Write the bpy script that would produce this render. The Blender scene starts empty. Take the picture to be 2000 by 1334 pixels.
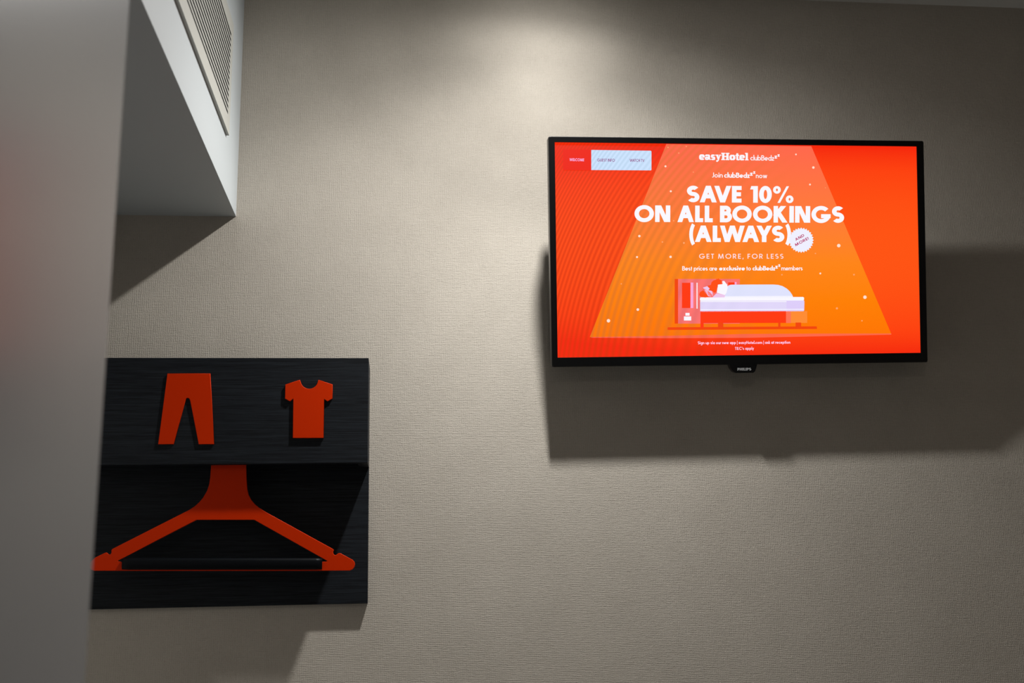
import bpy, bmesh, math, random
from mathutils import Vector, Matrix
random.seed(4)
SC = bpy.context.scene
COL = SC.collection
PI = math.pi

# ------------------------------------------------------------------ camera
CAM_H = 1.40                      # height of the lens above the floor
CAM_D = 1.9955                    # distance of the lens from the papered wall (the wall is y = 0)
FPX = 2106.94                     # focal length in pixels of the 2000 px wide frame
RT = Vector((0.99474293, -0.10029332, -0.02068239))
DN = Vector((0.00257285, 0.22638288, -0.97403499))
FW = Vector((0.10237135, 0.96886121, 0.22545081))
EYE = Vector((0, -CAM_D, CAM_H))
cam_data = bpy.data.cameras.new('camera')
cam = bpy.data.objects.new('camera', cam_data)
COL.objects.link(cam)
cam.matrix_world = Matrix(((RT.x, -DN.x, -FW.x, EYE.x), (RT.y, -DN.y, -FW.y, EYE.y),
                           (RT.z, -DN.z, -FW.z, EYE.z), (0, 0, 0, 1)))
cam_data.sensor_width = 36
cam_data.lens = FPX * 36 / 2000
cam_data.clip_start = 0.02
cam_data.dof.use_dof = True
cam_data.dof.focus_distance = 1.97
cam_data.dof.aperture_fstop = 4.4
SC.camera = cam

# ------------------------------------------------------------------ world, exposure
w = bpy.data.worlds.new('world')
SC.world = w
w.use_nodes = True
w.node_tree.nodes['Background'].inputs[0].default_value = (0.5, 0.5, 0.5, 1)
w.node_tree.nodes['Background'].inputs[1].default_value = 0.02
SC.view_settings.view_transform = 'Standard'
SC.view_settings.look = 'None'
SC.view_settings.exposure = 0.0
SC.view_settings.gamma = 1.0
SC.view_settings.use_curve_mapping = False

# ------------------------------------------------------------------ lamps
CEIL = CAM_H + 1.2107
LAMP = Vector((0.293, -0.298, CAM_H + 1.193))
LAMP_POWER = 127.0
# how strongly the reflector throws light: against the angle from straight down (degrees) ...
LAMP_PROFILE = [(0, .86), (15, .80), (23, .72), (35, .57), (42, .53), (50, .45), (60, .25), (65, .178), (69, .150), (73, .118), (78, .072), (83, .036), (90, .018), (100, 0.0)]
# ... and how far its shield holds it off the wall beside it (1 = straight at the wall)
LAMP_SHIELD = [(-1, .9), (.30, 1.03), (.43, .74), (.56, .40), (.70, .27), (.80, .26), (.90, .36), (1, .50)]
FILL_POWER = 52.0


def lamp_light(name, loc, power, radius, color, profile, shield=None, lean=0.0):
    d = bpy.data.lights.new(name, 'POINT')
    d.energy = power
    d.shadow_soft_size = radius
    d.color = color
    o = bpy.data.objects.new(name, d)
    COL.objects.link(o)
    o.location = loc
    o.rotation_euler = (0, math.radians(lean), 0)
    d.use_nodes = True
    nt = d.node_tree
    L = nt.links.new
    tc = nt.nodes.new('ShaderNodeTexCoord')
    sp = nt.nodes.new('ShaderNodeSeparateXYZ')
    L(tc.outputs['Normal'], sp.inputs[0])

    def math_node(op, a, b=None):
        n = nt.nodes.new('ShaderNodeMath')
        n.operation = op
        for i, v in enumerate((a, b)):
            if v is None: continue
            if isinstance(v, (int, float)): n.inputs[i].default_value = v
            else: L(v, n.inputs[i])
        return n.outputs[0]

    def ramp(fac, pts):
        rp = nt.nodes.new('ShaderNodeValToRGB')
        cr = rp.color_ramp
        while len(cr.elements) > 1:
            cr.elements.remove(cr.elements[0])
        for i, (a, v) in enumerate(pts):
            e = cr.elements[0] if i == 0 else cr.elements.new(a)
            e.position = a
            e.color = (v, v, v, 1)
        L(fac, rp.inputs[0])
        return rp.outputs[0]
    ang = math_node('DIVIDE', math_node('ARCCOSINE', math_node('MULTIPLY', sp.outputs['Z'], -1.0)), PI)
    k = ramp(ang, [(a / 180, v) for a, v in profile])
    if shield:
        k = math_node('MULTIPLY', k, ramp(math_node('MULTIPLY', math_node('ADD', sp.outputs['Y'], 1.0), 0.5), [((a + 1) / 2, v) for a, v in shield]))
    L(k, nt.nodes['Emission'].inputs['Strength'])
    return o


# ------------------------------------------------------------------ helpers
def ray(px, py):
    return ((px - 1000) / FPX) * RT + ((py - 667) / FPX) * DN + FW


def at(px, py, d):                 # the point seen at a pixel on the plane d metres in front of the papered wall
    r = ray(px, py)
    return EYE + r * ((CAM_D - d) / r.y)


def at_side(px, py, x):            # the same on a plane that runs along the room
    r = ray(px, py)
    return EYE + r * (x / r.x)


def tag(o, label=None, cat=None, group=None, kind=None):
    if label: o['label'] = label
    if cat: o['category'] = cat
    if group: o['group'] = group
    if kind: o['kind'] = kind
    return o


def empty(name, loc):
    o = bpy.data.objects.new(name, None)
    o.empty_display_size = 0.05
    o.location = loc
    COL.objects.link(o)
    return o


def link_mesh(name, me, mats, parent=None):
    o = bpy.data.objects.new(name, me)
    for m in (mats if isinstance(mats, (list, tuple)) else [mats]):
        me.materials.append(m)
    COL.objects.link(o)
    if parent:
        o.parent = parent
    return o


def from_bm(name, bm, mats, parent=None, smooth=False):
    me = bpy.data.meshes.new(name)
    bmesh.ops.recalc_face_normals(bm, faces=bm.faces[:])
    bm.to_mesh(me)
    bm.free()
    if smooth:
        for p in me.polygons:
            p.use_smooth = True
    return link_mesh(name, me, mats, parent)


def add_box(bm, x0, x1, y0, y1, z0, z1, bev=0.0):
    r = bmesh.ops.create_cube(bm, size=1.0)
    vs = r['verts']
    for v in vs:
        v.co = Vector(((x0 + x1) / 2 + v.co.x * (x1 - x0), (y0 + y1) / 2 + v.co.y * (y1 - y0), (z0 + z1) / 2 + v.co.z * (z1 - z0)))
    if bev:
        es = list({e for v in vs for e in v.link_edges})
        bmesh.ops.bevel(bm, geom=es, offset=bev, segments=2, affect='EDGES', profile=0.5)
    return bm


def box(name, b, mat, parent=None, off=(0, 0, 0), bev=0.0):
    bm = bmesh.new()
    add_box(bm, b[0] - off[0], b[1] - off[0], b[2] - off[1], b[3] - off[1], b[4] - off[2], b[5] - off[2], bev)
    return from_bm(name, bm, mat, parent)


def plate(name, loops, y_front, thick, mat, parent, off, bev=0.0008):
    """outlines (x, z) in metres -> a plate with soft edges, front face at y = y_front"""
    cu = bpy.data.curves.new(name, 'CURVE')
    cu.dimensions = '2D'
    cu.fill_mode = 'BOTH'
    cu.extrude = thick / 2 - bev
    cu.bevel_depth = bev
    cu.bevel_resolution = 2
    cu.offset = -bev
    for lp in loops:
        s = cu.splines.new('POLY')
        s.points.add(len(lp) - 1)
        for p, (x, z) in zip(s.points, lp):
            p.co = (x, z, 0, 1)
        s.use_cyclic_u = True
    tmp = bpy.data.objects.new('tmp', cu)
    COL.objects.link(tmp)
    dg = bpy.context.evaluated_depsgraph_get()
    dg.update()
    me = bpy.data.meshes.new_from_object(tmp.evaluated_get(dg))
    bpy.data.objects.remove(tmp)
    me.name = name
    me.materials.clear()
    yc = y_front + thick / 2
    for v in me.vertices:
        x, z, t = v.co
        v.co = (x - off[0], yc - t - off[1], z - off[2])
    bm = bmesh.new()
    bm.from_mesh(me)
    bmesh.ops.remove_doubles(bm, verts=bm.verts[:], dist=1e-6)
    bmesh.ops.recalc_face_normals(bm, faces=bm.faces[:])
    bm.to_mesh(me)
    bm.free()
    return link_mesh(name, me, mat, parent)


def tube(bm, p0, p1, r, n=20, r1=None):
    p0, p1 = Vector(p0), Vector(p1)
    d = p1 - p0
    m = Matrix.Translation((p0 + p1) / 2) @ d.to_track_quat('Z', 'Y').to_matrix().to_4x4()
    bmesh.ops.create_cone(bm, cap_ends=True, segments=n, radius1=r, radius2=r if r1 is None else r1, depth=d.length, matrix=m)


# ------------------------------------------------------------------ materials
def new_mat(name):
    m = bpy.data.materials.new(name)
    m.use_nodes = True
    nt = m.node_tree
    return m, nt, nt.nodes['Principled BSDF']


def N(nt, t, **kw):
    n = nt.nodes.new(t)
    for k, v in kw.items():
        if k in ('operation', 'data_type', 'noise_dimensions', 'blend_type', 'interpolation_type', 'wave_type', 'bands_direction'):
            setattr(n, k, v)
        else:
            n.inputs[k].default_value = v
    return n


def mth(nt, op, a, b=None, clamp=False):
    n = nt.nodes.new('ShaderNodeMath')
    n.operation = op
    n.use_clamp = clamp
    for i, v in enumerate((a, b)):
        if v is None: continue
        if isinstance(v, (int, float)): n.inputs[i].default_value = v
        else: nt.links.new(v, n.inputs[i])
    return n.outputs[0]


def paint(name, col, rough=0.5, spec=0.4, mottling=0.03, bump=0.0, scale=300):
    m, nt, b = new_mat(name)
    b.inputs['Roughness'].default_value = rough
    b.inputs['Specular IOR Level'].default_value = spec
    tc = N(nt, 'ShaderNodeTexCoord')
    no = N(nt, 'ShaderNodeTexNoise', Scale=scale, Detail=4.0)
    nt.links.new(tc.outputs['Object'], no.inputs['Vector'])
    mx = N(nt, 'ShaderNodeMix', data_type='RGBA')
    mx.inputs[6].default_value = (*[c * (1 - mottling) for c in col], 1)
    mx.inputs[7].default_value = (*[min(1, c * (1 + mottling)) for c in col], 1)
    nt.links.new(no.outputs['Fac'], mx.inputs[0])
    nt.links.new(mx.outputs[2], b.inputs['Base Color'])
    if bump:
        bp = N(nt, 'ShaderNodeBump', Strength=bump, Distance=0.001)
        nt.links.new(no.outputs['Fac'], bp.inputs['Height'])
        nt.links.new(bp.outputs[0], b.inputs['Normal'])
    return m


def wallpaper():
    m, nt, b = new_mat('woven_wallpaper')
    b.inputs['Roughness'].default_value = 0.75
    b.inputs['Specular IOR Level'].default_value = 0.25
    tc = N(nt, 'ShaderNodeTexCoord')
    P = tc.outputs['Object']
    warp = N(nt, 'ShaderNodeTexNoise', Scale=70.0, Detail=2.0)
    nt.links.new(P, warp.inputs['Vector'])
    sx = N(nt, 'ShaderNodeSeparateXYZ'); nt.links.new(P, sx.inputs[0])
    wx = N(nt, 'ShaderNodeSeparateXYZ'); nt.links.new(warp.outputs['Color'], wx.inputs[0])
    u = mth(nt, 'ADD', mth(nt, 'MULTIPLY', sx.outputs['X'], PI / 0.0037), mth(nt, 'MULTIPLY', wx.outputs['X'], 3.4))
    v = mth(nt, 'ADD', mth(nt, 'MULTIPLY', sx.outputs['Z'], PI / 0.0031), mth(nt, 'MULTIPLY', wx.outputs['Y'], 3.4))
    au = mth(nt, 'ABSOLUTE', mth(nt, 'SINE', u))
    av = mth(nt, 'ABSOLUTE', mth(nt, 'SINE', v))

    def streak(scale_xyz, sc):
        mp = N(nt, 'ShaderNodeMapping'); mp.inputs['Scale'].default_value = scale_xyz
        nt.links.new(P, mp.inputs['Vector'])
        n = N(nt, 'ShaderNodeTexNoise', Scale=sc, Detail=3.0, Roughness=0.6)
        nt.links.new(mp.outputs[0], n.inputs['Vector'])
        return n.outputs['Fac']
    sv = streak((1, 1, 0.22), 330.0)      # upright yarns, slubby
    sh = streak((0.22, 1, 1), 330.0)      # cross yarns
    fine = streak((1, 1, 1), 620.0)
    patch = streak((1, 1, 1), 9.0)
    knots = mth(nt, 'ADD', mth(nt, 'MULTIPLY', streak((1, 1, 1), 240.0), 0.6), mth(nt, 'MULTIPLY', streak((1, 1, 1), 38.0), 0.4))
    hu = mth(nt, 'MULTIPLY', au, mth(nt, 'ADD', sv, 0.25))
    hv = mth(nt, 'MULTIPLY', av, mth(nt, 'ADD', sh, 0.25))
    weave = mth(nt, 'ADD', hu, hv)
    pits = mth(nt, 'MULTIPLY', mth(nt, 'SUBTRACT', 0.62, mth(nt, 'MAXIMUM', au, av), clamp=True),
               mth(nt, 'MULTIPLY', mth(nt, 'SUBTRACT', knots, 0.45, clamp=True), 9.0))
    h = mth(nt, 'ADD', mth(nt, 'ADD', mth(nt, 'MULTIPLY', weave, 0.30), mth(nt, 'MULTIPLY', fine, 0.85)),
            mth(nt, 'ADD', mth(nt, 'MULTIPLY', mth(nt, 'ADD', sv, sh), 0.50), mth(nt, 'MULTIPLY', pits, -0.8)))
    bp = N(nt, 'ShaderNodeBump', Strength=0.62, Distance=0.0008)
    nt.links.new(h, bp.inputs['Height'])
    nt.links.new(bp.outputs[0], b.inputs['Normal'])
    c1 = N(nt, 'ShaderNodeMix', data_type='RGBA')
    c1.inputs[6].default_value = (0.322, 0.290, 0.246, 1)
    c1.inputs[7].default_value = (0.568, 0.524, 0.460, 1)
    f = mth(nt, 'ADD', mth(nt, 'MULTIPLY', fine, 0.5), mth(nt, 'MULTIPLY', mth(nt, 'ADD', sv, sh), 0.25))
    f = mth(nt, 'ADD', f, mth(nt, 'MULTIPLY', mth(nt, 'SUBTRACT', patch, 0.5), 0.35), clamp=True)
    nt.links.new(f, c1.inputs[0])
    c2 = N(nt, 'ShaderNodeMix', data_type='RGBA')
    c2.inputs[7].default_value = (0.20, 0.17, 0.13, 1)
    nt.links.new(mth(nt, 'MULTIPLY', pits, 0.8, clamp=True), c2.inputs[0])
    nt.links.new(c1.outputs[2], c2.inputs[6])
    nt.links.new(c2.outputs[2], b.inputs['Base Color'])
    return m


def black_wood():
    m, nt, b = new_mat('black_stained_oak')
    tc = N(nt, 'ShaderNodeTexCoord')
    mp = N(nt, 'ShaderNodeMapping'); mp.inputs['Scale'].default_value = (0.022, 1, 1)
    nt.links.new(tc.outputs['Object'], mp.inputs['Vector'])
    n1 = N(nt, 'ShaderNodeTexNoise', Scale=720.0, Detail=5.0, Roughness=0.6, Distortion=0.5)
    n2 = N(nt, 'ShaderNodeTexNoise', Scale=260.0, Detail=3.0, Distortion=0.8)
    for n in (n1, n2): nt.links.new(mp.outputs[0], n.inputs['Vector'])
    g = mth(nt, 'ADD', mth(nt, 'MULTIPLY', n1.outputs['Fac'], 0.65), mth(nt, 'MULTIPLY', n2.outputs['Fac'], 0.35))
    rp = N(nt, 'ShaderNodeValToRGB')
    rp.color_ramp.elements[0].position = 0.38; rp.color_ramp.elements[0].color = (0.0034, 0.0042, 0.0058, 1)
    rp.color_ramp.elements[1].position = 0.62; rp.color_ramp.elements[1].color = (0.0135, 0.0172, 0.0220, 1)
    nt.links.new(g, rp.inputs[0])
    nt.links.new(rp.outputs[0], b.inputs['Base Color'])
    b.inputs['Roughness'].default_value = 0.55
    b.inputs['Specular IOR Level'].default_value = 0.14
    bp = N(nt, 'ShaderNodeBump', Strength=0.35, Distance=0.0008)
    nt.links.new(g, bp.inputs['Height'])
    nt.links.new(bp.outputs[0], b.inputs['Normal'])
    return m


def lin(c):
    return tuple(((v / 255 + 0.055) / 1.055) ** 2.4 if v > 10 else v / 255 / 12.92 for v in c)


def moire_fac(nt, amount):
    """faint banding of the lit panel, strongest at its left"""
    tc = N(nt, 'ShaderNodeTexCoord')
    s = N(nt, 'ShaderNodeSeparateXYZ'); nt.links.new(tc.outputs['Object'], s.inputs[0])
    dx = mth(nt, 'SUBTRACT', s.outputs['X'], 0.40)
    dz = mth(nt, 'ADD', s.outputs['Z'], 0.30)
    r2 = mth(nt, 'ADD', mth(nt, 'MULTIPLY', dx, dx), mth(nt, 'MULTIPLY', dz, dz))
    ph = mth(nt, 'MULTIPLY', mth(nt, 'MULTIPLY', r2, r2), 2 * PI * 70)
    wv = mth(nt, 'ADD', mth(nt, 'MULTIPLY', mth(nt, 'SINE', ph), 0.5), 0.5)
    fade = mth(nt, 'DIVIDE', mth(nt, 'SUBTRACT', 0.12, s.outputs['X']), 0.4, clamp=True)
    return mth(nt, 'MULTIPLY', mth(nt, 'MULTIPLY', wv, fade), amount), s


def glow(name, col, moire=0.0, strength=1.0):
    """picture element on the lit panel"""
    m, nt, b = new_mat(name)
    b.inputs['Base Color'].default_value = (0.004, 0.004, 0.004, 1)
    b.inputs['Roughness'].default_value = 0.4
    b.inputs['Specular IOR Level'].default_value = 0.15
    c = (*lin(col), 1)
    b.inputs['Emission Color'].default_value = c
    b.inputs['Emission Strength'].default_value = strength
    if moire:
        f, _ = moire_fac(nt, moire)
        mx = N(nt, 'ShaderNodeMix', data_type='RGBA')
        mx.inputs[6].default_value = c
        mx.inputs[7].default_value = (*lin((col[0] * 0.74, col[1] * 0.82, col[2] * 0.75 + 18)), 1)
        nt.links.new(f, mx.inputs[0])
        nt.links.new(mx.outputs[2], b.inputs['Emission Color'])
    return m


def panel_red():
    m, nt, b = new_mat('panel_red')
    b.inputs['Base Color'].default_value = (0.004, 0.004, 0.004, 1)
    b.inputs['Roughness'].default_value = 0.4
    b.inputs['Specular IOR Level'].default_value = 0.15
    f, s = moire_fac(nt, 0.62)
    # broad artwork gradient: orange-red middle band, deeper red at top and bottom
    z = mth(nt, 'DIVIDE', s.outputs['Z'], 0.20)
    x = mth(nt, 'DIVIDE', mth(nt, 'SUBTRACT', s.outputs['X'], 0.22), 0.62)
    e = mth(nt, 'ADD', mth(nt, 'MULTIPLY', z, z), mth(nt, 'MULTIPLY', mth(nt, 'MULTIPLY', x, x), 0.35))
    rp = N(nt, 'ShaderNodeValToRGB')
    cr = rp.color_ramp
    cr.elements[0].position = 0.0; cr.elements[0].color = (*lin((255, 84, 18)), 1)
    cr.elements[1].position = 1.0; cr.elements[1].color = (*lin((246, 40, 10)), 1)
    k = cr.elements.new(0.6); k.color = (*lin((254, 66, 14)), 1)
    nt.links.new(e, rp.inputs[0])
    mx = N(nt, 'ShaderNodeMix', data_type='RGBA')
    nt.links.new(f, mx.inputs[0])
    nt.links.new(rp.outputs[0], mx.inputs[6])
    mx.inputs[7].default_value = (*lin((214, 50, 6)), 1)
    nt.links.new(mx.outputs[2], b.inputs['Emission Color'])
    b.inputs['Emission Strength'].default_value = 1.0
    return m


def beam_orange():
    m, nt, b = new_mat('beam_orange')
    b.inputs['Base Color'].default_value = (0.004, 0.004, 0.004, 1)
    b.inputs['Roughness'].default_value = 0.4
    b.inputs['Specular IOR Level'].default_value = 0.15
    f, s = moire_fac(nt, 0.55)
    t = mth(nt, 'DIVIDE', mth(nt, 'SUBTRACT', 0.20, s.outputs['Z']), 0.37, clamp=True)
    rp = N(nt, 'ShaderNodeValToRGB')
    cr = rp.color_ramp
    cr.elements[0].position = 0.0; cr.elements[0].color = (*lin((255, 104, 76)), 1)
    cr.elements[1].position = 1.0; cr.elements[1].color = (*lin((255, 116, 0)), 1)
    for p, c in ((0.33, (255, 122, 58)), (0.6, (255, 133, 24)), (0.8, (255, 128, 2))):
        k = cr.elements.new(p); k.color = (*lin(c), 1)
    nt.links.new(t, rp.inputs[0])
    mx = N(nt, 'ShaderNodeMix', data_type='RGBA')
    nt.links.new(f, mx.inputs[0])
    nt.links.new(rp.outputs[0], mx.inputs[6])
    mx.inputs[7].default_value = (*lin((210, 112, 40)), 1)
    nt.links.new(mx.outputs[2], b.inputs['Emission Color'])
    b.inputs['Emission Strength'].default_value = 1.0
    return m


M_PAPER = wallpaper()
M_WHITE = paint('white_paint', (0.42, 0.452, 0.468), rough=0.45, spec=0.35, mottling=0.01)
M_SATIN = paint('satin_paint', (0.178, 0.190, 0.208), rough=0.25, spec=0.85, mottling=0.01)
M_CEIL = paint('ceiling_paint', (0.72, 0.72, 0.70), rough=0.8, spec=0.2)
M_FLOOR = paint('floor_carpet', (0.42, 0.43, 0.42), rough=0.9, spec=0.1, mottling=0.3, bump=0.6, scale=500)
M_WOOD = black_wood()
M_ORANGE = paint('orange_lacquer', (0.57, 0.026, 0.0), rough=0.42, spec=0.07, mottling=0.02)
M_RUBBER = paint('black_foam', (0.0022, 0.0030, 0.0042), rough=0.42, spec=0.10, mottling=0.1, bump=0.2, scale=900)
M_GLOSSBLACK = paint('gloss_black_plastic', (0.0025, 0.0025, 0.003), rough=0.28, spec=0.4, mottling=0.1)
M_MATTBLACK = paint('matt_black_plastic', (0.006, 0.006, 0.006), rough=0.6, spec=0.3, mottling=0.1, bump=0.2)
M_VENT = paint('cream_vent_plastic', (0.385, 0.385, 0.355), rough=0.5, spec=0.35, mottling=0.01)
M_DARK = paint('slot_shade_black', (0.010, 0.011, 0.012), rough=0.9, spec=0.1)  # near-black that stands in for the shade inside the vent slots
M_METAL = paint('brushed_metal', (0.35, 0.35, 0.36), rough=0.4, spec=0.5)

# ------------------------------------------------------------------ the room
corner = at(461, 423, 0)
BX, BZ = corner.x, corner.z                       # right face and underside of the bulkhead
PX = -0.235                                       # face of the near wall, a little proud of the bulkhead
edge = at_side(209, 667, PX)
PY = edge.y                                       # where the near wall ends and the niche begins
NX = -0.68                                        # left side of the niche
RX, BY = 2.30, -3.70                              # right and back walls


def struct(name, b, mat):
    return tag(box(name, b, mat), kind='structure')


struct('wall_front', (NX - 0.1, RX + 0.1, 0, 0.1, 0, CEIL + 0.1), M_PAPER)
struct('wall_right', (RX, RX + 0.1, BY - 0.1, 0, 0, CEIL + 0.1), M_PAPER)
struct('wall_back', (NX - 0.1, RX + 0.1, BY - 0.1, BY, 0, CEIL + 0.1), M_WHITE)
struct('wall_niche', (NX - 0.1, NX, PY, 0, 0, CEIL), M_CEIL)
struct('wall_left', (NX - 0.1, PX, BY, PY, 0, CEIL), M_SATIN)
struct('wall_bulkhead', (NX, BX, PY, 0, BZ, CEIL), M_WHITE)
struct('floor', (NX - 0.1, RX + 0.1, BY - 0.1, 0.1, -0.1, 0), M_FLOOR)
struct('ceiling', (NX - 0.1, RX + 0.1, BY, 0, CEIL, CEIL + 0.1), M_CEIL)
struct('baseboard_front', (BX, RX, -0.014, 0, 0, 0.07), M_WOOD)

# ------------------------------------------------------------------ television
TV_C = Vector((0.6423, -0.0966, CAM_H + 0.6196))
yaw, tilt, roll = 0.0026, 0.1987, -0.0123
u0 = Vector((math.cos(roll), 0, -math.sin(roll)))
v0 = Vector((math.sin(roll), 0, math.cos(roll)))
R3 = Matrix.Rotation(yaw, 3, 'Z') @ Matrix.Rotation(tilt, 3, 'X')
TU, TV_ = R3 @ u0, R3 @ v0
TN = TU.cross(TV_)                                # out of the screen, into the room
tv = empty('wall_television', TV_C)
tv.matrix_world = Matrix(((TU.x, -TN.x, TV_.x, TV_C.x), (TU.y, -TN.y, TV_.y, TV_C.y), (TU.z, -TN.z, TV_.z, TV_C.z), (0, 0, 0, 1)))
tag(tv, 'black flat television tilted down on the wall, showing a bright orange hotel advert', 'television')


def on_tv(px, py):                                # where a pixel of the picture falls on the front of the set
    r = ray(px, py)
    t = (TV_C - EYE).dot(TN) / r.dot(TN)
    p = EYE + r * t - TV_C
    return (p.dot(TU), p.dot(TV_))


oc = [on_tv(*p) for p in ((1071, 266), (1804.5, 275), (1812.5, 707.5), (1078, 717))]
ic = [on_tv(*p) for p in ((1084.6, 278.6), (1789.5, 287), (1797.5, 688), (1090.4, 697.4))]
# housing: rounded front bezel with a shallow tray at the back
bm = bmesh.new()


def rrect(c, inset, y, rad):
    cx = sum(p[0] for p in c) / 4; cz = sum(p[1] for p in c) / 4
    out = []
    for i, p in enumerate(c):
        P_ = Vector(p)
        a = (Vector(c[i - 1]) - P_).normalized(); b = (Vector(c[(i + 1) % 4]) - P_).normalized()
        P_ = P_ + (a + b) * inset
        for k in range(5):
            t = k / 4
            q = P_ + a * rad * (1 - t) ** 2 + b * rad * t ** 2
            out.append(Vector((q.x, y, q.y)))
    return out


rings = [rrect(ic, -0.0008, 0.0016, 0.0005), rrect(ic, -0.0012, 0.0, 0.0005), rrect(oc, 0.0012, 0.0, 0.004),
         rrect(oc, 0, 0.0014, 0.004), rrect(oc, 0, 0.020, 0.004), rrect(oc, 0.003, 0.022, 0.004), rrect(oc, 0.006, 0.042, 0.01)]
vr = [[bm.verts.new(p) for p in r] for r in rings]
for a, b in zip(vr, vr[1:]):
    for i in range(len(a)):
        j = (i + 1) % len(a)
        bm.faces.new((a[i], a[j], b[j], b[i]))
bm.faces.new(vr[-1])
bm.faces.new(vr[0])
from_bm('housing', bm, M_GLOSSBLACK, tv)
# logo tab under the bezel
tab = [on_tv(*p) for p in ((1424.5, 711), (1479, 711), (1477, 719), (1475, 725), (1471.5, 728), (1438, 728.5), (1433, 726), (1428, 720))]
bm = bmesh.new()
f1 = [bm.verts.new((x, 0.0, z)) for x, z in tab]
f2 = [bm.verts.new((x, 0.014, z)) for x, z in tab]
bm.faces.new(f1); bm.faces.new(f2[::-1])
for i in range(len(tab)):
    bm.faces.new((f1[i], f2[i], f2[(i + 1) % len(tab)], f1[(i + 1) % len(tab)]))
logo_tab = from_bm('logo_tab', bm, M_GLOSSBLACK, tv)
# wall mount behind the set
bm = bmesh.new()
add_box(bm, -0.11, 0.11, 0.0425, 0.047, -0.10, 0.10, 0.001)
br = from_bm('mounting_plate', bm, M_MATTBLACK, tv)
bm = bmesh.new()
inv = tv.matrix_world.inverted()
add_box(bm, TV_C.x - 0.10, TV_C.x + 0.10, -0.012, 0.0, TV_C.z - 0.07, TV_C.z + 0.13, 0.001)
for sx in (-0.07, 0.07):
    tube(bm, (TV_C.x + sx, -0.006, TV_C.z + 0.05), tv.matrix_world @ Vector((sx, 0.045, 0.05)), 0.009)
bmesh.ops.transform(bm, matrix=inv, verts=bm.verts[:])
from_bm('wall_bracket', bm, M_MATTBLACK, tv)

# screen
SY = 0.0012


def flat(name, polys, mats, parent, layer, idx=None):
    vs, fs = [], []
    for p in polys:
        fs.append(list(range(len(vs), len(vs) + len(p))))
        for q in p:
            x, z = on_tv(*q)
            vs.append((x, SY - 0.0001 * layer, z))
    me = bpy.data.meshes.new(name)
    me.from_pydata(vs, [], fs)
    o = link_mesh(name, me, mats, parent)
    if idx:
        for p, i in zip(me.polygons, idx): p.material_index = i
    return o


SCREEN = flat('screen', [[(1083.6, 277.6), (1790.5, 286), (1798.5, 689), (1089.4, 698.4)]], panel_red(), tv, 0)

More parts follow.
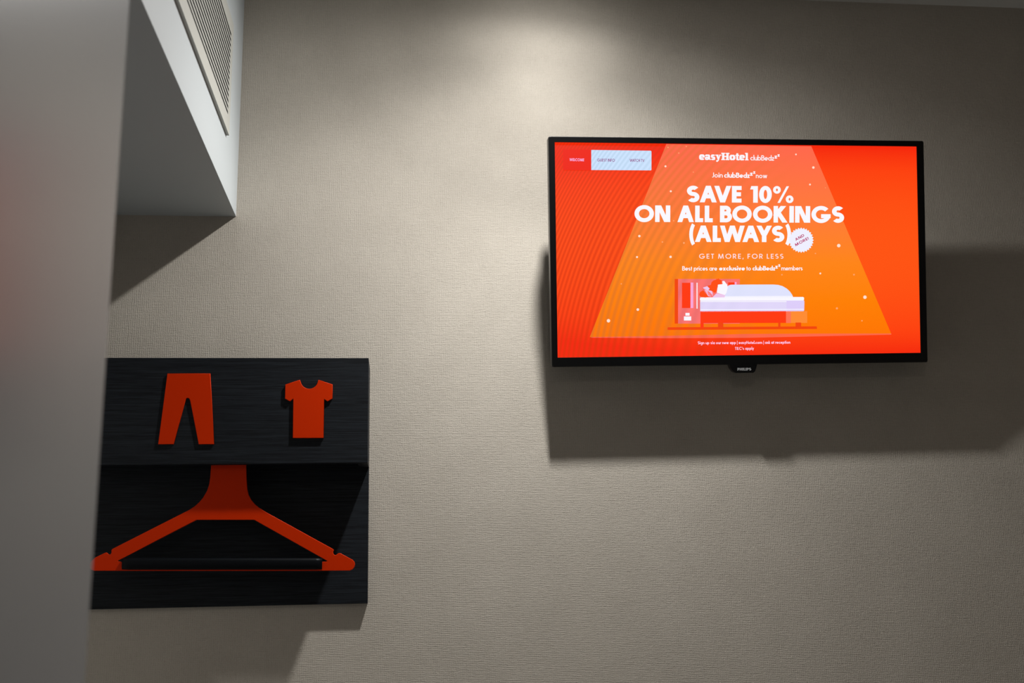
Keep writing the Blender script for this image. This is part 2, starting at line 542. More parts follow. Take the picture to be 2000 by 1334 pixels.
# ---- lettering: geometric strokes, capital height = 1
def glyphs(w):
    h = w / 2
    X = 0.66
    G = {}

    def bar(x0, y0, x1, y1): return [(x0, y0), (x1, y0), (x1, y1), (x0, y1)]
    def ver(x, y0=0.0, y1=1.0): return bar(x - h, y0, x + h, y1)
    def hor(y, x0, x1): return bar(x0, y - h, x1, y + h)

    def dia(x0, y0, x1, y1):
        k = h * math.hypot(x1 - x0, y1 - y0) / abs(y1 - y0)
        return [(x0 - k, y0), (x0 + k, y0), (x1 + k, y1), (x1 - k, y1)]

    def arc(cx, cy, rx, ry, a0, a1):
        n = max(4, int(abs(a1 - a0) / 9))
        out = []
        for i in range(n):
            q = []
            for a, s in ((a0 + (a1 - a0) * i / n, 1), (a0 + (a1 - a0) * (i + 1) / n, 1), (a0 + (a1 - a0) * (i + 1) / n, -1), (a0 + (a1 - a0) * i / n, -1)):
                a = math.radians(a)
                q.append((cx + (rx + s * h) * math.cos(a), cy + (ry + s * h) * math.sin(a)))
            out.append(q)
        return out

    def dk(x0, y0, x1, y1): return h * math.hypot(x1 - x0, y1 - y0) / abs(y1 - y0)
    kA = dk(0, 0, 0.36, 1)
    aw = 0.80 + w * 0.35
    G['A'] = ([dia(kA, 0, aw / 2, 1), dia(aw - kA, 0, aw / 2, 1), hor(0.24 + h, aw * 0.2, aw * 0.8)], aw)
    G['V'] = ([dia(aw / 2, 0, kA, 1), dia(aw / 2, 0, aw - kA, 1)], aw)
    ww = 1.16 + w * 0.6
    kW = dk(0, 0, 0.27, 1)
    G['W'] = ([dia(ww * 0.29, 0, kW, 1), dia(ww * 0.29, 0, ww / 2, 1), dia(ww * 0.71, 0, ww / 2, 1), dia(ww * 0.71, 0, ww - kW, 1)], ww)
    mw = 0.98 + w * 0.4
    G['M'] = ([dia(h + 0.02, 0, h + 0.12, 1), dia(mw - h - 0.02, 0, mw - h - 0.12, 1), dia(h + 0.12, 1, mw / 2, 0), dia(mw - h - 0.12, 1, mw / 2, 0)], mw)
    nw = 0.74 + w * 0.3
    kN = dk(0, 0, 0.6, 1)
    G['N'] = ([ver(h), ver(nw - h), dia(max(kN, w * .8), 1, nw - max(kN, w * .8), 0)], nw)
    G['E'] = ([ver(h), hor(h, 0, 0.5), hor(0.5, 0, 0.47), hor(1 - h, 0, 0.5)], 0.5)
    G['F'] = ([ver(h), hor(0.48, 0, 0.44), hor(1 - h, 0, 0.47)], 0.47)
    G['L'] = ([ver(h), hor(h, 0, 0.43)], 0.43)
    G['I'] = ([ver(h)], w)
    G['H'] = ([ver(h), ver(0.7 - h), hor(0.5, 0, 0.7)], 0.7)
    G['T'] = ([ver(0.27), hor(1 - h, 0, 0.54)], 0.54)
    G['J'] = ([ver(0.34 - h, 0.22, 1)] + arc(0.34 - h - 0.16, 0.22, 0.16, 0.22 - h, 0, -120), 0.34)
    G['O'] = (arc(0.52, 0.5, 0.52 - h, 0.515 - h, 0, 360), 1.04)
    G['C'] = (arc(0.52, 0.5, 0.52 - h, 0.515 - h, 48, 312), 0.88)
    G['G'] = (arc(0.52, 0.5, 0.52 - h, 0.515 - h, 42, 352) + [hor(0.5 - h + 0.02, 0.52, 1.03)], 1.04)
    G['D'] = ([ver(h), hor(h, 0, 0.36), hor(1 - h, 0, 0.36)] + arc(0.36, 0.5, 0.46 - h, 0.5 - h, -90, 90), 0.82)
    G['B'] = ([ver(h), hor(h, 0, 0.34), hor(0.54, 0, 0.32), hor(1 - h, 0, 0.32)] +
              arc(0.31, 0.77 - h / 2, 0.23 - h * .6, 0.23 - h / 2, -90, 90) + arc(0.33, 0.27 + h / 2, 0.27 - h * .6, 0.27 - h / 2, -90, 90), 0.6)
    G['P'] = ([ver(h), hor(0.42, 0, 0.30), hor(1 - h, 0, 0.30)] + arc(0.29, 0.71 - h / 2, 0.27 - h * .6, 0.29 - h / 2, -90, 90), 0.55)
    G['R'] = (G['P'][0] + [dia(0.60 - h * .6, 0, 0.28, 0.44)], 0.62 + h * .3)
    G['K'] = ([ver(h), dia(h, 0.44, 0.60 - h * .6, 1), dia(0.66 - h * .4, 0, 0.24, 0.62)], 0.68 + h * .6)
    r = (1 - w) / 4
    rx = 0.235 - h * 0.25
    G['S'] = (arc(rx + h, 1 - h - r, rx, r, 38, 270) + arc(rx + h, h + r, rx, r, 90, -142), 2 * rx + w)
    G['U'] = ([ver(h, 0.3, 1), ver(0.66 - h, 0.3, 1)] + arc(0.33, 0.32, 0.33 - h, 0.335 - h, 180, 360), 0.66)
    yw = 0.72 + w * 0.4
    G['Y'] = ([ver(yw / 2, 0, 0.48), dia(yw / 2, 0.40, dk(0, 0, .3, .6), 1), dia(yw / 2, 0.40, yw - dk(0, 0, .3, .6), 1)], yw)
    G['1'] = ([ver(0.30, 0, 1), [(0.02, 1 - w * .85), (0.3, 1 - w * .85), (0.3, 1), (0.08, 1)]], 0.30 + h)
    G['0'] = (arc(0.33, 0.5, 0.33 - h, 0.515 - h, 0, 360), 0.66)
    hh = h
    h = hh * 0.62
    pc = arc(0.20, 0.78, 0.20 - h, 0.23 - h, 0, 360) + arc(0.86, 0.22, 0.20 - h, 0.23 - h, 0, 360)
    h = hh * 0.5
    pc += [dia(0.30, 0, 0.76, 1)]
    h = hh * 0.8
    G['('] = (arc(0.68, 0.46, 0.68 - h, 0.98, 141, 219), 0.30)
    G[')'] = (arc(-0.38, 0.46, 0.68 - h, 0.98, 39, -39), 0.30)
    h = hh
    G['%'] = (pc, 1.06)
    G['.'] = ([bar(0, 0, w * 1.15, w * 1.15)], w * 1.15)
    G[','] = ([[(0, -0.17), (w * .7, -0.17), (w * 1.3, w * 1.1), (w * .3, w * 1.1)]], w * 1.3)
    G["'"] = ([bar(0, 0.68, w * .9, 1.02)], w * .9)
    G['!'] = ([bar(0, 0.3, w, 1), bar(0, 0, w, w)], w)
    G['|'] = ([bar(0, -0.3, w * .8, 1.1)], w * .8)
    G['&'] = (arc(0.3, 0.76, 0.17, 0.24 - h, -40, 220) + arc(0.28, 0.26, 0.28 - h, 0.26 - h, 110, 330) + [dia(0.68 - h, 0, 0.17, 0.72)], 0.72)
    rc = X / 2 - h
    rr = rc * 0.98
    bw = 2 * rr + w
    ring = lambda cx: arc(cx, X / 2, rr, rc, 0, 360)
    G['a'] = (ring(rr + h) + [ver(bw - h, 0, X)], bw)
    G['b'] = (ring(rr + h) + [ver(h, 0, 1.06)], bw)
    G['d'] = (ring(rr + h) + [ver(bw - h, 0, 1.06)], bw)
    G['p'] = (ring(rr + h) + [ver(h, -0.3, X)], bw)
    G['g'] = (ring(rr + h) + [ver(bw - h, -0.05, X)] + arc(rr + h, -0.05, rr, 0.24, 0, -140), bw)
    G['o'] = (ring(rr + h), bw)
    G['c'] = (arc(rr + h, X / 2, rr, rc, 46, 314), bw * 0.84)
    G['e'] = (arc(rr + h, X / 2, rr, rc, 0, 318) + [hor(X / 2 - h * .2, h, bw - h * .6)], bw)
    G['i'] = ([ver(h, 0, X), bar(-0.01, X + 0.14, w + 0.01, X + 0.16 + w)], w)
    G['l'] = ([ver(h, 0, 1.06)], w)
    G['k'] = ([ver(h, 0, 1.06), dia(h, 0.26, 0.42 - h * .6, X), dia(0.46 - h * .5, 0, 0.16, 0.40)], 0.46)
    nr = 0.205
    G['n'] = ([ver(h, 0, X), ver(2 * nr + h, 0, X - nr - h)] + arc(nr + h, X - nr - h, nr, nr, 0, 180), 2 * nr + w)
    G['m'] = (G['n'][0] + [ver(4 * nr + h, 0, X - nr - h)] + arc(3 * nr + h, X - nr - h, nr, nr, 0, 180), 4 * nr + w)
    G['u'] = ([ver(h, nr + h, X), ver(2 * nr + h, 0, X)] + arc(nr + h, nr + h, nr, nr, 180, 360), 2 * nr + w)
    G['r'] = ([ver(h, 0, X)] + arc(0.18 + h, X - 0.2 - h, 0.18, 0.2, 50, 180), 0.30 + h * .5)
    sr = (X - w) / 4
    sx = 0.15
    G['s'] = (arc(sx + h, X - h - sr, sx, sr, 38, 270) + arc(sx + h, h + sr, sx, sr, 90, -142), 2 * sx + w)
    G['t'] = ([ver(0.16, 0, 0.9), hor(X - h, 0, 0.32)], 0.32)
    vk = dk(0, 0, 0.2, X)
    vw = 0.46 + w * 0.5
    G['v'] = ([dia(vw / 2, 0, vk, X), dia(vw / 2, 0, vw - vk, X)], vw)
    w2 = 0.76 + w * 0.6
    G['w'] = ([dia(w2 * .28, 0, vk, X), dia(w2 * .28, 0, w2 / 2, X), dia(w2 * .72, 0, w2 / 2, X), dia(w2 * .72, 0, w2 - vk, X)], w2)
    G['x'] = ([dia(vk, 0, vw - vk, X), dia(vk, X, vw - vk, 0)], vw)
    G['y'] = ([dia(vw * .28, -0.3, vw - vk, X), dia(vw / 2, 0, vk, X)], vw)
    G['z'] = ([hor(h, 0, 0.44), hor(X - h, 0, 0.44), dia(vk, h, 0.44 - vk, X - h)], 0.44)
    return G


KERN = {'AV': -.20, 'VE': -.03, 'LW': -.10, 'WA': -.18, 'AY': -.20, 'YS': -.05, 'SA': -.05, '(A': -.06, 'KI': .03, 'AT': -.12, 'LL': .02, 'TV': -.02}


def line(text, p0, p1, cap, weight, track=0.09, space=0.30):
    """polygons of one line of lettering between two points of its baseline"""
    G = glyphs(weight)
    x, out, prev = 0.0, [], ''
    for ch in text:
        x += KERN.get(prev + ch, 0.0)
        prev = ch
        if ch == ' ':
            x += space
            continue
        pol, adv = G[ch]
        out += [[(x + a, b) for a, b in p] for p in pol]
        x += adv + track
    W = x - track
    ux, uy = (p1[0] - p0[0]), (p1[1] - p0[1])
    L = math.hypot(ux, uy)
    nx, ny = uy / L, -ux / L
    return [[(p0[0] + ux * a / W + nx * b * cap, p0[1] + uy * a / W + ny * b * cap) for a, b in p] for p in out]


def zz(x0, y0, s, s2):              # the two rising little z
    return line('z', (x0, y0), (x0 + s, y0 - .3), s * 1.7, .2) + line('z', (x0 + s + 1, y0 - s * .75), (x0 + s + 1 + s2, y0 - s * .75 - .3), s2 * 1.7, .2)


G_WHITE = glow('picture_white', (250, 248, 255))
G_PALE = glow('picture_pale', (214, 226, 252), moire=0.25)
G_LAV = glow('picture_lavender', (226, 216, 250), moire=0.2)
G_PINK = glow('picture_pink', (255, 116, 112), moire=0.5)
G_LPINK = glow('picture_light_pink', (250, 166, 214))
G_DRED = glow('picture_deep_red', (255, 58, 16))
G_DRED2 = glow('picture_dark_red', (242, 70, 12))  # darker red of the artwork's pole, floor line and bed legs
G_LORANGE = glow('picture_light_orange', (255, 140, 52))
G_STRIP = glow('picture_strip', (255, 104, 74), moire=0.4)
G_MAG = glow('picture_magenta', (182, 30, 96))
G_TAB = glow('picture_tab_red', (238, 34, 12))
G_DOT = glow('picture_dot', (255, 224, 206))
G_DIM = glow('picture_dim_dot', (255, 168, 112))
G_HAIR = glow('picture_hair', (255, 78, 20))

flat('spotlight_beam', [[(1301.6, 281.2), (1585, 285.4), (1741.2, 652), (1152, 658.6)]], beam_orange(), SCREEN, 1)
flat('floor_band', [[(1155, 658.2), (1300, 656), (1460, 652.3), (1600, 651.6), (1741.2, 651.4), (1741.4, 653.6), (1600, 656.8), (1460, 659.8), (1300, 660.6), (1155, 659.6)]], G_STRIP, SCREEN, 2)


def disc(x, y, r, n=16):
    return [(x + r * math.cos(2 * PI * k / n), y + r * math.sin(2 * PI * k / n)) for k in range(n)]


big, dim = [], []
for ox, oy, lst in ((1060, 250, [(1200, 373, 10), (1252, 617, 10), (945, 1055, 12), (1225, 188, -6), (1403, 180, -6), (1330, 244, -6), (1472, 430, -5), (1170, 1113, -7), (1380, 1122, -9), (1280, 905, -6)]),
                    (1420, 250, [(675, 257, 8), (845, 385, 12), (812, 551, 9), (1093, 1148, 17), (865, 1225, -6), (962, 583, -4)]),
                    (1060, 490, [(922, 60, 10), (1250, 58, 12), (768, 322, -6), (930, 573, 13), (643, 682, 17)]),
                    (1420, 490, [(538, 233, -7), (913, 220, 9), (1242, 232, -8), (1349, 452, 17), (1075, 561, -10), (1320, 682, -7)])):
    for x, y, r in lst:
        (big if r > 0 else dim).append(disc(ox + x / 5, oy + y / 5, abs(r) / 5))
for lst, m in ((big, G_DOT), (dim, G_DIM)):
    for p in lst:
        flat('dust_dot', [p], m, SCREEN, 2)

flat('menu_tab', [[(1100, 291.5), (1155, 292.2), (1155, 332.6), (1102, 332), (1100, 330)]], G_TAB, SCREEN, 2)
flat('menu_bar', [[(1155, 292.6), (1271.4, 294.2), (1272.6, 295.5), (1272.6, 331.4), (1271.4, 332.6), (1155, 331.9)]], glow('picture_menu_blue', (206, 228, 255), moire=0.35), SCREEN, 2)
flat('menu_text', line('WELCOME', (1112.4, 314.4), (1141, 314.9), 5.6, .22, .06), G_LPINK, SCREEN, 3)
flat('menu_text', line('GUEST INFO', (1166.6, 315.2), (1201, 315.7), 5.6, .17, .08), glow('picture_menu_ink', (150, 84, 140)), SCREEN, 3)
flat('menu_text', line('WATCH TV', (1230, 315.7), (1259, 316.1), 5.6, .17, .08), bpy.data.materials['picture_menu_ink'], SCREEN, 3)


# soft fat serif wordmark
def wordmark(p0, p1, cap):
    out = []
    x = 0.0
    h = 0.0

    def arc(cx, cy, rx, ry, a0, a1, w0, w1):
        n = max(6, int(abs(a1 - a0) / 10))
        r = []
        for i in range(n):
            t0, t1 = i / n, (i + 1) / n
            q = []
            for t, s in ((t0, 1), (t1, 1), (t1, -1), (t0, -1)):
                a = math.radians(a0 + (a1 - a0) * t)
                ww = w0 * abs(math.cos(a)) + w1 * abs(math.sin(a))
                q.append((cx + (rx + s * ww / 2) * math.cos(a), cy + (ry + s * ww / 2) * math.sin(a)))
            r.append(q)
        return r

    def bar(x0, y0, x1, y1): return [(x0, y0), (x1, y0), (x1, y1), (x0, y1)]
    X = 0.74
    E_ = lambda x: (arc(x + .36, X / 2, .23, X / 2 - .09, 0, 322, .27, .18) + [bar(x + .2, X / 2 - .06, x + .68, X / 2 + .05)], .74)
    O_ = lambda x: (arc(x + .39, X / 2, .25, X / 2 - .09, 0, 360, .28, .16), .78)

    def A_(x): return arc(x + .27, .22, .16, .15, 0, 360, .2, .14) + arc(x + .34, .48, .22, .18, 0, 165, .24, .15) + [bar(x + .44, .06, x + .68, .5), bar(x + .6, 0, x + .78, .14)], .78
    def S_(x):
        r = (X - .17) / 4
        return arc(x + .29, X - .085 - r, .17, r, 25, 270, .2, .18) + arc(x + .29, .085 + r, .17, r, 90, -155, .2, .18), .58
    def Y_(x): return [[(x + .08, X), (x + .36, X), (x + .54, .1), (x + .34, -.02)], [(x + .56, X), (x + .70, X), (x + .44, -.12), (x + .28, -.12)], bar(x, X - .12, x + .42, X), bar(x + .5, X - .12, x + .8, X)] + [disc(x + .24, -.13, .13)], .78
    def H_(x): return [bar(x + .1, 0, x + .4, 1), bar(x + .66, 0, x + .96, 1), bar(x + .3, .42, x + .8, .58)] + [bar(x + a, b, x + a + .5, b + .14) for a in (0, .56) for b in (0, .86)], 1.06
    def T_(x): return [bar(x + .12, .1, x + .38, .95), bar(x, X - .14, x + .5, X)] + arc(x + .36, .18, .12, .10, 180, 340, .2, .16), .52
    def L_(x): return [bar(x + .09, 0, x + .37, 1.02), bar(x, 0, x + .46, .13), bar(x, .9, x + .3, 1.02)], .48
    for fn in (E_, A_, S_, Y_, H_, O_, T_, E_, L_):
        pol, adv = fn(x)
        out += pol
        x += adv + .0
    ux, uy = p1[0] - p0[0], p1[1] - p0[1]
    return [[(p0[0] + ux * a / x, p0[1] + uy * a / x - b * cap) for a, b in p] for p in out]


flat('brand_wordmark', wordmark((1365.9, 312), (1462.6, 313), 14.2) + line('clubBedz', (1465.8, 313), (1512.1, 313.6), 10, .15, .05) + zz(1513.2, 309.6, 5, 4), G_WHITE, SCREEN, 3)
flat('join_text', line('Join', (1391, 346.4), (1411.8, 346.7), 9.6, .14) + line('clubBedz', (1414.5, 346.8), (1464.4, 347.4), 10, .19, .04) + zz(1465.3, 343.2, 5.2, 4.2) + line('now', (1476.6, 347.6), (1498.6, 347.9), 9.6, .14), G_WHITE, SCREEN, 3)
flat('headline_text', line('SAVE 10%', (1341.8, 394.8), (1550, 396.2), 32.4, .24, .065, .36) +
     line('ON ALL BOOKINGS', (1239.4, 433.2), (1649, 435.2), 32.4, .24, .065, .32) +
     line('(ALWAYS)', (1346.4, 472.4), (1545.4, 472.8), 32.0, .24, .055), G_WHITE, SCREEN, 3)
star = []
for k in range(56):
    rr_ = 24.8 if k % 2 == 0 else 21.8
    a = 2 * PI * k / 56
    star.append((1565.1 + rr_ * math.cos(a), 469 + rr_ * math.sin(a)))
flat('star_badge', [star], glow('picture_badge', (240, 240, 255)), SCREEN, 4)
flat('badge_text', line('AND', (1554.8, 470.6), (1571.8, 461.1), 5.2, .19, .14) + line('MORE!', (1554.4, 481.2), (1580.4, 467.2), 5.4, .19, .14), G_MAG, SCREEN, 5)
flat('tagline_text', line('GET MORE, FOR LESS', (1365.8, 505), (1530.4, 505.1), 9.4, .145, .30, .42), glow('picture_tagline', (255, 226, 232)), SCREEN, 3)
flat('offer_text', line('Best prices are', (1332.8, 528.4), (1401, 528.4), 8.6, .15, .07) + line('exclusive', (1404.8, 528.3), (1455.3, 528.2), 8.6, .2, .05) +
     line('to', (1458, 528.2), (1466.7, 528.2), 8.6, .15, .07) + line('clubBedz', (1470, 528.2), (1514.2, 528.2), 8.8, .19, .04) + zz(1514.8, 524.6, 4.8, 4) +
     line('members', (1526.4, 528.1), (1567.8, 528), 8.6, .15, .07), G_WHITE, SCREEN, 3)
flat('footer_text', line('Sign up via our new app | easyHotel.com | ask at reception', (1363.2, 672.4), (1544, 671.2), 5.7, .18, .08, .32) +
     line("T&C's apply", (1435.8, 683.4), (1472.8, 683.1), 5.7, .18, .08, .30), glow('picture_footer', (255, 206, 236)), SCREEN, 3)


def za(x, y): return (1260 + x / 5.263, 480 + y / 5.263)
def zr(x0, y0, x1, y1, dy=0): return [za(x0, y0), za(x1, y0 + dy), za(x1, y1 + dy), za(x0, y1)]


art = [(zr(340, 341, 975, 800), G_PINK), (zr(305, 341, 341, 800), G_DRED2),
       (zr(232, 838, 1768, 865, -10), G_DRED2)]
flat('bed_illustration', [a[0] for a in art], [G_PINK, G_DRED2], SCREEN, 2, [0, 1, 1])
pl = lambda *p: [za(*q) for q in p]
lay3 = [(zr(380, 380, 468, 640), 0), (zr(468, 378, 497, 640), 1), (zr(530, 380, 540, 646), 2), (zr(855, 376, 922, 410), 0), (zr(922, 372, 942, 410), 1),
        (zr(416, 690, 458, 718), 2), (zr(400, 726, 475, 768), 2),
        (zr(570, 672, 1450, 795, -2), 3), (zr(570, 790, 603, 846), 3), (zr(750, 790, 805, 845), 4), (zr(1370, 788, 1393, 836), 4), (zr(1548, 788, 1605, 834), 4),
        (zr(1500, 672, 1668, 793), 5), (zr(1450, 672, 1500, 794), 6),
        (pl((567, 572), (572, 563), (1455, 563), (1455, 675), (575, 678), (567, 672)), 7), (pl((1455, 563), (1634, 562), (1639, 570), (1637, 664), (1630, 673), (1455, 675)), 8),
        (pl((565, 540), (572, 530), (1626, 526), (1636, 534), (1635, 556), (1628, 563), (572, 566), (565, 560)), 9)]
flat('bed_illustration', [p for p, i in lay3], [G_DRED, G_LPINK, G_WHITE, G_DRED, G_DRED2, G_LORANGE, glow('picture_peach', (255, 116, 84)), G_LAV, glow('picture_mattress_end', (222, 206, 250)), G_WHITE], SCREEN, 3, [i for p, i in lay3])
duv = [(818, 529), (834, 470), (850, 416), (862, 406), (885, 400), (1100, 398), (1320, 398), (1370, 402), (1415, 415), (1458, 440), (1490, 470), (1512, 502), (1522, 529)]
lay4 = [(pl(*duv), 0), (pl((818, 518), (1518, 514), (1524, 529), (816, 532)), 1),
        (pl((690, 532), (735, 488), (825, 505), (818, 530)), 2),
        (pl((596, 430), (640, 415), (690, 470), (700, 515), (650, 520)), 2),
        (pl((592, 436), (625, 447), (665, 475), (697, 508), (690, 518), (655, 512), (625, 482), (605, 455)), 3),
        (pl((556, 498), (566, 474), (598, 456), (625, 490), (668, 526), (620, 532), (580, 528), (560, 514)), 3),
        (zr(567, 570, 1455, 577), 1), (zr(570, 655, 1632, 662, -6), 1)]
flat('bed_illustration', [p for p, i in lay4], [glow('picture_duvet', (224, 227, 253), moire=0.12), G_WHITE, glow('picture_pillow', (238, 200, 236)), G_HAIR], SCREEN, 4, [i for p, i in lay4])
lay5 = [(pl((738, 484), (750, 400), (792, 392), (842, 398), (852, 425), (838, 480), (822, 506)), 0),
        (pl((790, 372), (800, 362), (816, 362), (828, 380), (846, 400), (838, 420), (806, 412)), 0),
        (pl((638, 413), (676, 402), (684, 374), (704, 356), (734, 347), (736, 335), (745, 345), (756, 334), (764, 346), (784, 352), (802, 380), (798, 396), (782, 398), (756, 396), (746, 408), (752, 424), (741, 430), (738, 455), (730, 478), (712, 484), (692, 466), (650, 456), (668, 438)), 1)]
flat('bed_illustration', [p for p, i in lay5], [G_WHITE, G_HAIR], SCREEN, 5, [i for p, i in lay5])

# maker's name on the tab
vs, fs = [], []
for p in line('PHILIPS', (1440.2, 723.8), (1467.2, 723.6), 5.3, .24, .10):
    fs.append(list(range(len(vs), len(vs) + len(p))))
    for q in p:
        x, z = on_tv(*q)
        vs.append((x, -0.0002, z))
me = bpy.data.meshes.new('logo_lettering')
me.from_pydata(vs, [], fs)
link_mesh('logo_lettering', me, paint('logo_silver', (0.62, 0.64, 0.66), rough=0.4, spec=0.5), logo_tab)

# ------------------------------------------------------------------ clothes rack
DB, DF = 0.0112, 0.0845                            # front of the back board, front of the fascia
bb = at(717, 1178.5, DB)
tr = at(719.3, 699.2, DF)
fb = at(716.2, 904.0, DF)
RXR = (bb.x + tr.x) / 2 + 0.0008                   # right end of the rack
RXL = -0.60
rack_o = (RXR - 0.26, 0, bb.z)
rack = empty('clothes_rack', rack_o)
tag(rack, 'black wood-grain clothes rack on the wall below the bulkhead, with orange hooks', 'clothes rack')
box('back_board', (RXL, RXR, -DB, 0, bb.z, tr.z - 0.002), M_WOOD, rack, rack_o, 0.0006)
box('fascia_board', (RXL, RXR, -DF, -DF + 0.016, fb.z, tr.z), M_WOOD, rack, rack_o, 0.0007)
box('end_panel', (RXR - 0.018, RXR, -DF + 0.0162, -DB - 0.0002, fb.z + 0.0005, tr.z - 0.0005), M_WOOD, rack, rack_o, 0.0006)
box('end_panel', (RXL, RXL + 0.018, -DF + 0.0162, -DB - 0.0002, fb.z + 0.0005, tr.z - 0.0005), M_WOOD, rack, rack_o, 0.0006)
box('top_panel', (RXL + 0.0182, RXR - 0.0182, -DF + 0.0162, -DB - 0.0002, tr.z - 0.018, tr.z - 0.0005), M_WOOD, rack, rack_o, 0.0006)
HY = 0.0665                                        # front of the hanger
bm = bmesh.new()
RAILZ = fb.z + 0.085
tube(bm, (RXL + 0.018, -(DB + 0.030), RAILZ), (RXR - 0.018, -(DB + 0.030), RAILZ), 0.007)
bmesh.ops.translate(bm, vec=-Vector(rack_o), verts=bm.verts[:])
from_bm('hanging_rail', bm, M_METAL, rack, True)


def outline(pts, d):
    o = []
    for p in pts:
        q = at(p[0], p[1], d)
        o.append((q.x, q.z))
    return o


trousers = [(327, 729.4), (410.6, 729.4), (418.3, 867.6), (388, 867.6), (371.2, 781.5), (369.4, 778.2), (366.4, 777), (363.6, 778.2), (362.2, 781.5), (339.5, 867.6), (308.7, 867.6)]
dp = DF + 0.0024
hk = plate('trousers_hook', [outline(trousers, dp)], -dp, 0.0024, M_ORANGE, rack, rack_o, 0.0006)
tag(hk, 'orange hook plate cut in the shape of trousers')
tee = [(585.7, 741.8)]
for k in range(1, 12):
    a = PI + PI * k / 12
    tee.append((603.9 + 17.0 * math.cos(a), 742.6 - 16.8 * math.sin(a)))
tee += [(622.1, 741.8), (649.3, 750.8), (649.3, 778.4), (639.5, 784), (633.2, 779.4), (632.2, 855.4), (571.7, 855.4), (572.8, 778.6), (566.4, 784), (556.6, 778.4), (557.4, 750.8)]
dt = DF + 0.0034
hk2 = plate('shirt_hook', [outline(tee, dt)], -dt, 0.0034, M_ORANGE, rack, rack_o, 0.0006)
tag(hk2, 'orange hook plate cut in the shape of a short-sleeved shirt')
# ------------------------------------------------------------------ coat hanger
body = [(412.4, 907.4), (410.6, 932), (408.6, 946), (404.4, 958.6), (396.6, 972), (389.4, 980.6), (380.6, 988.6), (370, 995.6), (350, 1006), (219, 1072.4), (217.4, 1075), (217.6, 1079.2),
        (216.2, 1082.2), (213.6, 1083.4), (210.9, 1082), (207.6, 1079.2), (204.5, 1080), (186, 1089), (178, 1096), (174.6, 1102), (174.6, 1108), (178, 1113), (184, 1114.8),
        (238, 1114.8), (433, 1114.9), (628.9, 1114.8), (683, 1114.4), (688.6, 1112), (692.2, 1107.4), (693.2, 1102), (692, 1097), (688, 1093), (665, 1080.6), (662.2, 1080.2), (659.6, 1081.6),
        (656.6, 1084), (653.6, 1084.2), (651, 1082), (650.2, 1078), (651.6, 1074), (650, 1072.2), (520, 1000.6), (508, 993), (498, 985), (490.6, 976.4), (485.2, 966), (482.8, 955), (481.6, 940), (480.5, 907.4)]
hole = [(229.8, 1095), (384, 1015.3), (496.4, 1015.3), (639.4, 1095.6), (637.6, 1096.8), (628.9, 1097.4), (238, 1097.4), (231, 1096.6)]
neck_top = fb.z + 0.055
bl = outline(body, HY)
xm = (bl[0][0] + bl[-1][0]) / 2
bl = [(xm - 0.029, neck_top)] + bl + [(xm + 0.028, neck_top)]
han_o = (xm, -HY + 0.0025, bl[24][1])
hanger = empty('coat_hanger', han_o)
tag(hanger, 'flat orange coat hanger with black trouser bar hanging under the black rack', 'hanger')
plate('hanger_body', [bl, outline(hole, HY)], -HY, 0.005, M_ORANGE, hanger, han_o, 0.0006)
# hook: a bent bar over the rail, above and behind the neck
bm = bmesh.new()
yy = -HY + 0.0025
ry = -(DB + 0.030)
pts = [Vector((xm, yy, neck_top - 0.006)), Vector((xm, yy, RAILZ))]
for k in range(1, 10):
    a = PI * k / 9
    c = (yy + ry) / 2 + 0.0065
    rad = abs(yy - c)
    pts.append(Vector((xm, c - rad * math.cos(a), RAILZ + rad * math.sin(a) * 0.62)))
for a, b in zip(pts, pts[1:]):
    tube(bm, a, b, 0.0026, 12)
for p in pts[1:-1]:
    bmesh.ops.create_uvsphere(bm, u_segments=12, v_segments=8, radius=0.0026, matrix=Matrix.Translation(p))
bmesh.ops.translate(bm, vec=-Vector(han_o), verts=bm.verts[:])
from_bm('hook', bm, M_METAL, hanger, True)
# foam sleeve over the trouser bar
s0, s1 = at(238.2, 1089.6, HY + 0.006), at(628.6, 1112.6, HY + 0.006)
s2 = at(628.6, 1089.6, HY + 0.006)
bm = bmesh.new()
rise = s2.z - s0.z                                 # the hanger hangs a little out of level
zt, zb = s0.z, s1.z - rise
zc, hz = (zt + zb) / 2, (zt - zb) / 2
prof = []
for k in range(28):
    a = 2 * PI * k / 28
    ca, sa = math.cos(a), math.sin(a)
    prof.append((0.0080 * math.copysign(abs(ca) ** 0.7, ca), hz * math.copysign(abs(sa) ** 0.6, sa)))
rg = []
n = 30
for i in range(n + 1):
    x = s0.x + (s1.x - s0.x) * i / n
    k = 0.93 if i in (0, n) else 1.0
    wob = 1 + 0.012 * math.sin(i * 1.7)
    rg.append([bm.verts.new((x - han_o[0], -HY + 0.0025 + a * k * wob - han_o[1], zc + rise * i / n + b * k - han_o[2])) for a, b in prof])
for a, b in zip(rg, rg[1:]):
    for i in range(28):
        bm.faces.new((a[i], a[(i + 1) % 28], b[(i + 1) % 28], b[i]))
bm.faces.new(rg[0]); bm.faces.new(rg[-1][::-1])
sl = from_bm('trouser_bar_sleeve', bm, M_RUBBER, hanger, True)
tag(sl, 'black foam sleeve')

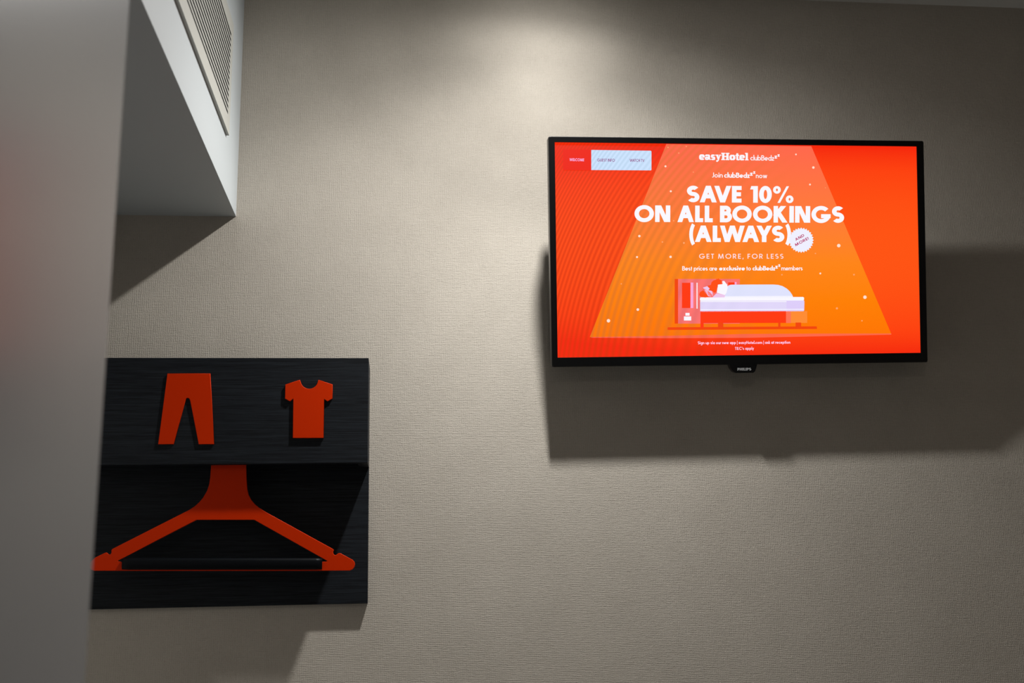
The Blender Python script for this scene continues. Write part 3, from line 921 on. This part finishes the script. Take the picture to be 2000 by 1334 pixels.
# ------------------------------------------------------------------ air vent on the bulkhead
VP = 0.0055                                        # how far it stands off the bulkhead
f_low = at_side(444, 271, BX).z
v_first = at_side(445, 220, BX + VP).z
v_last = at_side(446.5, 52, BX + VP).z
y_end = at_side(447.4, 272, BX + VP).y
s_end = y_end - 0.022
f_top = v_last + (v_first - f_low)
y_far, s_far = -0.83, -0.80
vo = (BX, (y_end + y_far) / 2, f_low)
vent = empty('air_vent', vo)
tag(vent, 'cream slotted air vent on the white bulkhead at top left', 'vent')
ns = 15
pitch = (v_last - v_first) / (ns - 1)
bm = bmesh.new()
x0, x1 = BX + 0.0002, BX + VP
add_box(bm, x0, x1, y_far, y_end, f_low, v_first - 0.0028)
add_box(bm, x0, x1, y_far, y_end, v_last + 0.0028, f_top)
add_box(bm, x0, x1, s_end, y_end, v_first - 0.0028, v_last + 0.0028)
add_box(bm, x0, x1, y_far, s_far, v_first - 0.0028, v_last + 0.0028)
bmesh.ops.translate(bm, vec=-Vector(vo), verts=bm.verts[:])
from_bm('frame', bm, M_VENT, vent)
bm = bmesh.new()
for k in range(ns - 1):
    z = v_first + (k + 0.5) * pitch
    add_box(bm, x1 - 0.0005, x1 - 0.0002, s_far - 0.001, s_end + 0.001, z - pitch / 2 + 0.0028, z + pitch / 2 - 0.0028)
bmesh.ops.translate(bm, vec=-Vector(vo), verts=bm.verts[:])
from_bm('slats', bm, M_VENT, vent)
box('slot_shade_sheet', (BX + 0.0001, BX + VP - 0.0010, s_far, s_end, v_first - 0.003, v_last + 0.003), M_DARK, vent, vo)  # dark sheet close behind the slats, shade put in as colour; the bulkhead is solid

# ------------------------------------------------------------------ ceiling lamps, the second an added fill
def downlight(name, label, loc, power, radius, color, profile, shield=None):
    axis = Vector((0, 0, -1))
    base = (loc[0], loc[1], CEIL)
    t = empty(name, base)
    tag(t, label, 'ceiling lamp')
    bm = bmesh.new()
    tube(bm, (0, 0, 0.0), (0, 0, -0.004), 0.058, 40)
    from_bm('trim_ring', bm, M_WHITE, t)
    bm = bmesh.new()
    h0 = Vector((0, 0, 0.004))
    tube(bm, h0, h0 + axis * 0.012, 0.040, 36, 0.043)
    from_bm('lamp_head', bm, M_WHITE, t)
    m, nt, b = new_mat('lamp_lens')
    b.inputs['Base Color'].default_value = (0.8, 0.8, 0.8, 1)
    b.inputs['Emission Color'].default_value = (*color, 1)
    b.inputs['Emission Strength'].default_value = 4.0
    bm = bmesh.new()
    tube(bm, h0 + axis * 0.012, h0 + axis * 0.0135, 0.034, 36)
    from_bm('lens', bm, m, t)
    return lamp_light(name + '_light', loc, power, radius, color, profile, shield, 4.5 if shield else 0.0)


downlight('ceiling_downlight', 'white round ceiling spotlight above the left edge of the television', LAMP, LAMP_POWER, 0.020, (1.0, 0.985, 0.955), LAMP_PROFILE, LAMP_SHIELD)
downlight('ceiling_downlight', 'made-up fill lamp over the middle of the room, shaped as a white round ceiling spotlight', Vector((0.15, -2.4, CEIL - 0.016)), FILL_POWER, 0.035, (1.0, 0.91, 0.80), LAMP_PROFILE)  # added fill lamp with no known source, lifts the shaded parts of the room
